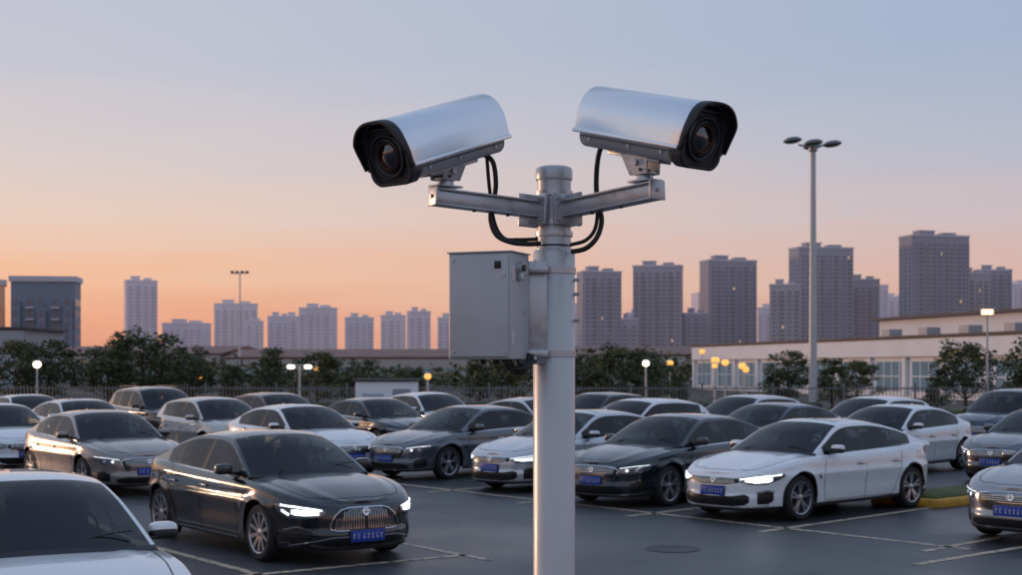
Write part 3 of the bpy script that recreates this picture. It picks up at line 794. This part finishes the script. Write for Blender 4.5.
# ---------------------------------------------------------------- low buildings
WALLW=mat('white_render',(.78,.79,.82),.8,var=.05,vscale=.4)
ROOFD=mat('dark_roof',(.09,.08,.085),.7); ROOFR=mat('red_metal_roof',(.22,.10,.075),.6,var=.15,vscale=.3)
BWIN=mat('shop_glass',(.10,.15,.20),.08,.2,spec=.8,emit=(.45,.65,.8),estr=.10)
def longbuild(name,p0,p1,h,dep,wall,roofm,bay=5,two=False,pitch=False):
    mb=MB(); p0=Vector(p0);p1=Vector(p1); L=(p1-p0).length; ang=math.atan2(p1.y-p0.y,p1.x-p0.x)
    mb.box((L/2,dep/2,h/2),(L,dep,h),wall)
    mb.box((L/2,dep/2-.1,h+.10),(L+.8,dep+.8,.18),roofm)
    mb.box((L/2,-.20,h-.75),(L+.2,.4,1.3),wall,.02)
    n=int(L/bay)
    for i in range(n):
        x=bay*(i+.5)
        mb.box((x,-.03,h*.36),(bay*.66,.08,h*.50),BWIN)
        for k in(-.33,-.11,.11,.33): mb.box((x+bay*k,-.09,h*.36),(.07,.08,h*.50),WALLW)
        mb.box((x,-.09,h*.36),(bay*.66,.07,.07),WALLW)
        mb.box((bay*i,-.14,h*.36),(.45,.28,h*.64),wall,.01)
    if two:
        mb.box((L*.62,dep*.6,h+1.1),(L*.6,dep*.6,1.7),wall); mb.box((L*.62,dep*.6,h+2.05),(L*.62,dep*.65,.22),ROOFD)
        hv=mat('hvac_casing',(.4,.4,.4),.6)
        for i in range(6): mb.box((L*.4+i*6,dep*.2,h+.6),(1.4,1.2,.8),hv,.05)
    if pitch:
        vs=[(-.4,-.4,h+.2),(L+.4,-.4,h+.2),(L+.4,dep+.4,h+.2),(-.4,dep+.4,h+.2),(-.4,dep/2,h+1.4),(L+.4,dep/2,h+1.4)]
        mb.add(vs,[[0,1,5,4],[2,3,4,5],[0,4,3],[1,2,5]],ROOFR)
    mb.obj(name,(p0.x,p0.y,0),ang,smooth=False)
longbuild('commercial_building',(19.5,150,0),(39,70,0),4.5,24,WALLW,ROOFD,bay=5.5,two=True)
longbuild('warehouse',(-95,215,0),(-42,205,0),4.2,20,mat('cream_wall',(.45,.40,.37),.8),ROOFR,pitch=True)
longbuild('warehouse',(-40,200,0),(-3,196,0),3.6,18,mat('beige_wall',(.46,.41,.37),.8),ROOFR,pitch=True)
longbuild('warehouse',(2,190,0),(26,188,0),3.9,18,mat('pale_wall',(.48,.44,.40),.8),ROOFR,pitch=True)
longbuild('gatehouse_building',(-52,112,0),(-38.5,112,0),5.3,10,mat('grey_wall',(.40,.39,.40),.8),ROOFD,bay=3.3)
mb=MB(); mb.box((0,0,.95),(2.0,1.6,1.8),WALLW,.03); mb.box((0,0,1.9),(2.15,1.75,.08),ROOFD,.01)
mb.box((.55,-.81,.85),(.6,.03,1.5),OF,.01); mb.box((-.4,-.81,1.2),(.7,.03,.5),BWIN,.01)
mb.obj('site_cabin',(-4.2,48.2,-.05),0)

# ---------------------------------------------------------------- fence
FEN=mat('fence_metal',(.17,.175,.185),.55,.4)
def fence(x0,x1,y,name='metal_fence',h=1.65):
    mb=MB(); mb.box(((x0+x1)/2,y,.15),(x1-x0,.22,.3),KERB)
    for z in(.45,h-.15): mb.box(((x0+x1)/2,y,z),(x1-x0,.04,.045),FEN)
    x=x0
    while x<x1:
        vs=[(x-.012,y,.3),(x+.012,y,.3),(x+.012,y,h-.05),(x-.012,y,h-.05),(x,y-.012,.3),(x,y-.012,h-.05)]
        mb.add(vs,[[0,4,5,3],[4,1,2,5],[0,1,2,3]],FEN); x+=.13
    x=x0
    while x<=x1: mb.box((x,y,h/2+.05),(.075,.075,h),FEN,.006); x+=2.6
    mb.obj(name,smooth=False)
fence(-45,42,52)

# ---------------------------------------------------------------- trees
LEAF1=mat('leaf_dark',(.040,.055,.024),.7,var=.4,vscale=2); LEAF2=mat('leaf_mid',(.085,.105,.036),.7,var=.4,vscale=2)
LEAF3=mat('leaf_ochre',(.15,.12,.035),.7,var=.3,vscale=2); BARK=mat('bark',(.07,.05,.04),.9,bump=.5,bscale=20)
def leaves(mb,c,r,n,size,mats):
    for _ in range(n):
        d=Vector((random.gauss(0,1),random.gauss(0,1),random.gauss(0,1))).normalized()*random.random()**.45
        p=c+Vector((d.x*r[0],d.y*r[1],d.z*r[2]))
        a=Vector((random.uniform(-1,1),random.uniform(-1,1),random.uniform(-.6,.6))).normalized(); b=a.orthogonal().normalized()
        b=(Matrix.Rotation(random.uniform(0,6.28),3,a)@b); s=size*random.uniform(.6,1.3)
        mb.add([p-a*s,p+b*s*.45,p+a*s,p-b*s*.45],[[0,1,2,3]],random.choice(mats))
def make_tree(seed,h=4.5,w=1.7,ncl=46,ochre=False,conic=False):
    random.seed(seed); mb=MB()
    tp=Vector((random.uniform(-.15,.15),random.uniform(-.15,.15),h*.62))
    mb.cyl((0,0,-.1),(0,0,h*.2),.13,.10,BARK,10); mb.cyl((0,0,h*.2),tp,.10,.04,BARK,10)
    for i in range(ncl):
        t=random.uniform(.28,.97); ph=random.uniform(0,6.28)
        prof=(1-((t-.5)/.52)**2) if not conic else (1.08-t)*1.2
        rr=w*math.sqrt(max(.05,prof))*random.uniform(.35,1.05)
        c=Vector((math.cos(ph)*rr,math.sin(ph)*rr,h*t))
        base=Vector((0,0,h*max(.2,t-.3)))
        if i%2==0: mb.cyl(base,c,.028,.008,BARK,5,cap=False)
        s=random.uniform(.28,.52)*h/4.5
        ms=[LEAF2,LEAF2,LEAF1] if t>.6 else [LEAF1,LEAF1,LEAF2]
        if ochre and random.random()<.5: ms=[LEAF3,LEAF2]
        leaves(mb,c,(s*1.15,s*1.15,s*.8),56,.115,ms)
    return mb.mesh('tree_mesh',smooth=False,recalc=False)
TR=[make_tree(1,ncl=60),make_tree(2,w=2.1,ncl=76),make_tree(3,w=1.3,ncl=44,conic=True),make_tree(4,w=1.9,ochre=True,ncl=62)]
random.seed(11)
for i,(x,y,s,k) in enumerate([(-27,66,.95,1),(-24.3,70,.85,3),(-22.2,68,.88,0),(-20.4,72,.8,1),(-17.9,69,.98,1),(-16.2,72,.82,0),(-13.7,70,.58,2),(-11.5,68,.78,2),
    (-9.8,72,.72,3),(-7.4,70,.66,0),(-5.3,74,.55,1),(-1.6,70,.70,2),(-.2,72,.66,3),(3.7,70,.68,0),(5.5,68,.80,1),(7.2,72,.64,3),(9.0,76,.42,2),
    (13.6,70,.76,0),(15.4,68,.66,2),(17.6,72,.62,3),(22.4,70,.86,1),(24.6,66,.96,0),(27.5,64,.95,3),(-31,68,.95,0),(19.8,66,.45,2)]):
    place(TR[k],'tree',(x,y,0),random.uniform(0,6.28),(s*random.uniform(.95,1.2),s*1.0,s*.92))
mb=MB(); random.seed(5)
for i in range(420):
    x=random.uniform(-130,75); y=random.uniform(140,182)
    if x>10: y=random.uniform(155,182)
    hh=random.uniform(1.6,3.4)+1.0*math.sin(x*.11)
    leaves(mb,Vector((x,y,hh*.6)),(2.6,2.2,hh*.6),34,.42,[LEAF1,LEAF2,LEAF1,LEAF3])
mb.obj('distant_trees',smooth=False,recalc=False)
def hedge(x0,x1,y,h,ms,name='hedge'):
    mb=MB(); mb.box(((x0+x1)/2,y,h*.42),(x1-x0,.7,h*.84),LEAF1,.1)
    x=x0
    while x<x1: leaves(mb,Vector((x,y,h*.5)),(.35,.5,h*.55),60,.07,ms); x+=.28
    mb.obj(name,smooth=False,recalc=False)
hedge(12.0,34,51,.85,[LEAF2,LEAF3,LEAF3]); hedge(-40,-12,54,.8,[LEAF1,LEAF2])
hedge(-11,12,55,1.1,[LEAF1,LEAF2,LEAF3])

# ---------------------------------------------------------------- lamps
LPOLE=mat('lamp_post_paint',(.48,.49,.51),.45,.3)
WARM=mat('lamp_glow_warm',(1,.8,.5),.5,emit=(1,.68,.34),estr=2.6)
COOL=mat('lamp_glow_white',(1,.95,.85),.5,emit=(1,.86,.66),estr=4)
AMB=mat('lamp_glow_amber',(1,.6,.2),.5,emit=(1,.43,.08),estr=1.2)
mb=MB(); H=12.2
mb.lathe((0,0,0),(0,0,1),[(0,.02),(.35,.02),(.35,.06),(.2,.06),(.19,.5),(.12,H),(0,H)],LPOLE,24)
mb.lathe((0,0,H),(0,0,1),[(.15,-.25),(.2,-.2),(.2,.05),(0,.1)],LPOLE,20)
for ang,l in((185,1.10),(-14,1.0),(-100,.65),(80,.6)):
    d=Vector((math.cos(R(ang)),math.sin(R(ang)),0))
    mb.cyl((0,0,H-.05),d*(l*.6)+Vector((0,0,H+.05)),.06,.05,LPOLE,8)
    c=d*(l*.85)+Vector((0,0,H+.06+(.18 if ang==185 else 0)))
    mb.lathe(c,(-.12,0,1),[(0,-.10),(.28,-.10),(.42,-.02),(.40,.05),(.23,.14),(0,.17)],FEN,24)
    mb.lathe(c,(-.12,0,1),[(0,-.125),(.24,-.115),(.27,-.10)],HEADL,24)
mb.obj('mast_light',(13.55,63.7,0))
mb=MB(); mb.lathe((0,0,0),(0,0,1),[(0,.02),(.3,.02),(.15,.3),(.09,15.6),(0,15.6)],LPOLE,16)
mb.box((0,0,15.6),(2.4,.2,.12),LPOLE,.03)
for s in(-1,-.35,.35,1): mb.box((s*1.05,-.15,15.75),(.45,.35,.35),FEN,.05)
mb.obj('mast_light',(-38.2,200,0))
def post(x,y,h,glow,head='box',r=.17):
    mb=MB(); mb.lathe((0,0,0),(0,0,1),[(0,.02),(.13,.02),(.13,.05),(.06,.06),(.055,.6),(.035,h-.1),(0,h-.1)],LPOLE,14)
    if head=='box':
        mb.box((0,0,h-.02),(.50,.50,.05),LPOLE,.01); mb.box((0,0,h-.15),(.40,.40,.20),glow,.03); mb.box((0,0,h-.28),(.44,.44,.04),LPOLE,.01)
    else:
        mb.ell((0,0,h),(r,r,r*.9),glow,e=1); mb.lathe((0,0,h+r*.75),(0,0,1),[(r*.85,0),(r*.6,.05),(0,.07)],LPOLE,14)
    mb.obj('street_lamp',(x,y,0))
post(20.0,59.6,4.75,WARM); post(28.5,59.6,4.75,WARM)
post(-20.2,60.5,2.40,COOL,'g'); post(5.75,60.5,2.45,COOL,'g',.15)
mb=MB(); mb.lathe((0,0,0),(0,0,1),[(0,.02),(.1,.02),(.05,.1),(.04,2.3),(0,2.3)],LPOLE,12)
mb.cyl((0,0,2.3),(.0,0,2.36),.04,.04,LPOLE,8); mb.box((0,0,2.38),(.95,.10,.05),LPOLE,.01)
for s in(-.36,.36): mb.ell((s,-.02,2.30),(.17,.12,.09),COOL,e=.9)
mb.obj('street_lamp',(-8.85,59.4,0))
for x,y,z,r in((14.4,100,2.8,.30),(15.4,102,2.65,.27),(16.3,100,2.4,.28),(17.2,104,2.15,.26),(-22,100,1.7,.26),(13.2,98,3.4,.20),(-3.0,51.2,1.95,.13),
    (27.5,88,3.3,.18),(-13.4,98,2.2,.2),(8.9,62,2.35,.13),(11.2,100,2.6,.24)):
    post(x,y,z,AMB,'g',r)

# ---------------------------------------------------------------- world
w=bpy.data.worlds.new('World'); scene.world=w; w.use_nodes=True; nt=w.node_tree; nt.nodes.clear()
out=nt.nodes.new('ShaderNodeOutputWorld'); tc=nt.nodes.new('ShaderNodeTexCoord')
nv=nt.nodes.new('ShaderNodeVectorMath'); nv.operation='NORMALIZE'; nt.links.new(tc.outputs['Generated'],nv.inputs[0])
sep=nt.nodes.new('ShaderNodeSeparateXYZ'); nt.links.new(nv.outputs[0],sep.inputs[0])
mp=nt.nodes.new('ShaderNodeMapping'); mp.inputs['Scale'].default_value=(2.2,2.2,20); mp.inputs['Rotation'].default_value=(R(4),R(9),0)
nt.links.new(nv.outputs[0],mp.inputs[0])
nz=nt.nodes.new('ShaderNodeTexNoise'); nz.inputs['Scale'].default_value=2.0; nz.inputs['Detail'].default_value=5; nz.inputs['Roughness'].default_value=.5
nt.links.new(mp.outputs[0],nz.inputs['Vector'])
def math_(op,a,b):
    m=nt.nodes.new('ShaderNodeMath'); m.operation=op
    for i,q in enumerate((a,b)):
        if isinstance(q,(int,float)): m.inputs[i].default_value=q
        else: nt.links.new(q,m.inputs[i])
    return m.outputs[0]
zoff=math_('ADD',sep.outputs['Z'],math_('MULTIPLY',math_('SUBTRACT',nz.outputs['Fac'],.5),.06))
def ramp(st):
    r=nt.nodes.new('ShaderNodeValToRGB'); e=r.color_ramp.elements
    e[0].position=st[0][0]; e[0].color=lin(*st[0][1]); e[1].position=st[-1][0]; e[1].color=lin(*st[-1][1])
    for p,c in st[1:-1]: q=e.new(p); q.color=lin(*c)
    nt.links.new(zoff,r.inputs[0]); return r.outputs[0]
warm=ramp([(0,(232,156,128)),(.03,(243,172,136)),(.065,(249,194,158)),(.105,(240,210,192)),(.15,(224,210,208)),(.21,(204,203,214)),(.45,(180,194,218)),(1,(152,172,206))])
cool=ramp([(0,(200,158,154)),(.03,(212,168,160)),(.065,(220,184,174)),(.105,(208,192,196)),(.15,(186,190,206)),(.22,(168,184,210)),(.45,(170,186,214)),(1,(148,170,206))])
dt=nt.nodes.new('ShaderNodeVectorMath'); dt.operation='DOT_PRODUCT'; nt.links.new(nv.outputs[0],dt.inputs[0])
AZ=R(-58); dt.inputs[1].default_value=(math.sin(AZ),math.cos(AZ),0)
mr=nt.nodes.new('ShaderNodeMapRange'); mr.interpolation_type='SMOOTHSTEP'; mr.inputs[1].default_value=.15; mr.inputs[2].default_value=.92
nt.links.new(dt.outputs['Value'],mr.inputs[0])
mx=nt.nodes.new('ShaderNodeMixRGB'); nt.links.new(mr.outputs[0],mx.inputs[0]); nt.links.new(cool,mx.inputs[1]); nt.links.new(warm,mx.inputs[2])
bg=nt.nodes.new('ShaderNodeBackground'); bg.inputs[1].default_value=.95; nt.links.new(mx.outputs[0],bg.inputs[0])
sky=nt.nodes.new('ShaderNodeTexSky'); sky.sky_type='NISHITA'; sky.sun_disc=False; sky.sun_elevation=R(4); sky.sun_rotation=R(302)
bg2=nt.nodes.new('ShaderNodeBackground'); bg2.inputs[1].default_value=.004; nt.links.new(sky.outputs[0],bg2.inputs[0])
ad=nt.nodes.new('ShaderNodeAddShader'); nt.links.new(bg.outputs[0],ad.inputs[0]); nt.links.new(bg2.outputs[0],ad.inputs[1]); nt.links.new(ad.outputs[0],out.inputs[0])
sl=bpy.data.lights.new('sun','SUN'); sl.energy=1.0; sl.angle=R(5); sl.color=(1,.58,.36)
so=bpy.data.objects.new('sun',sl); scene.collection.objects.link(so)
sd=Vector((math.sin(AZ)*math.cos(R(4)),math.cos(AZ)*math.cos(R(4)),math.sin(R(4)))); so.rotation_mode='QUATERNION'; so.rotation_quaternion=sd.to_track_quat('Z','Y')
# ---------------------------------------------------------------- camera
cd=bpy.data.cameras.new('camera'); cam=bpy.data.objects.new('camera',cd); scene.collection.objects.link(cam)
cam.location=(0,0,2.25); cam.rotation_euler=(R(90),0,0); cd.lens=50; cd.sensor_width=36; cd.shift_y=.0788
cd.clip_start=.1; cd.clip_end=8000
cd.dof.use_dof=True; cd.dof.focus_distance=5.7; cd.dof.aperture_fstop=6.3
scene.camera=cam
scene.view_settings.view_transform='Standard'; scene.view_settings.look='None'; scene.view_settings.exposure=0
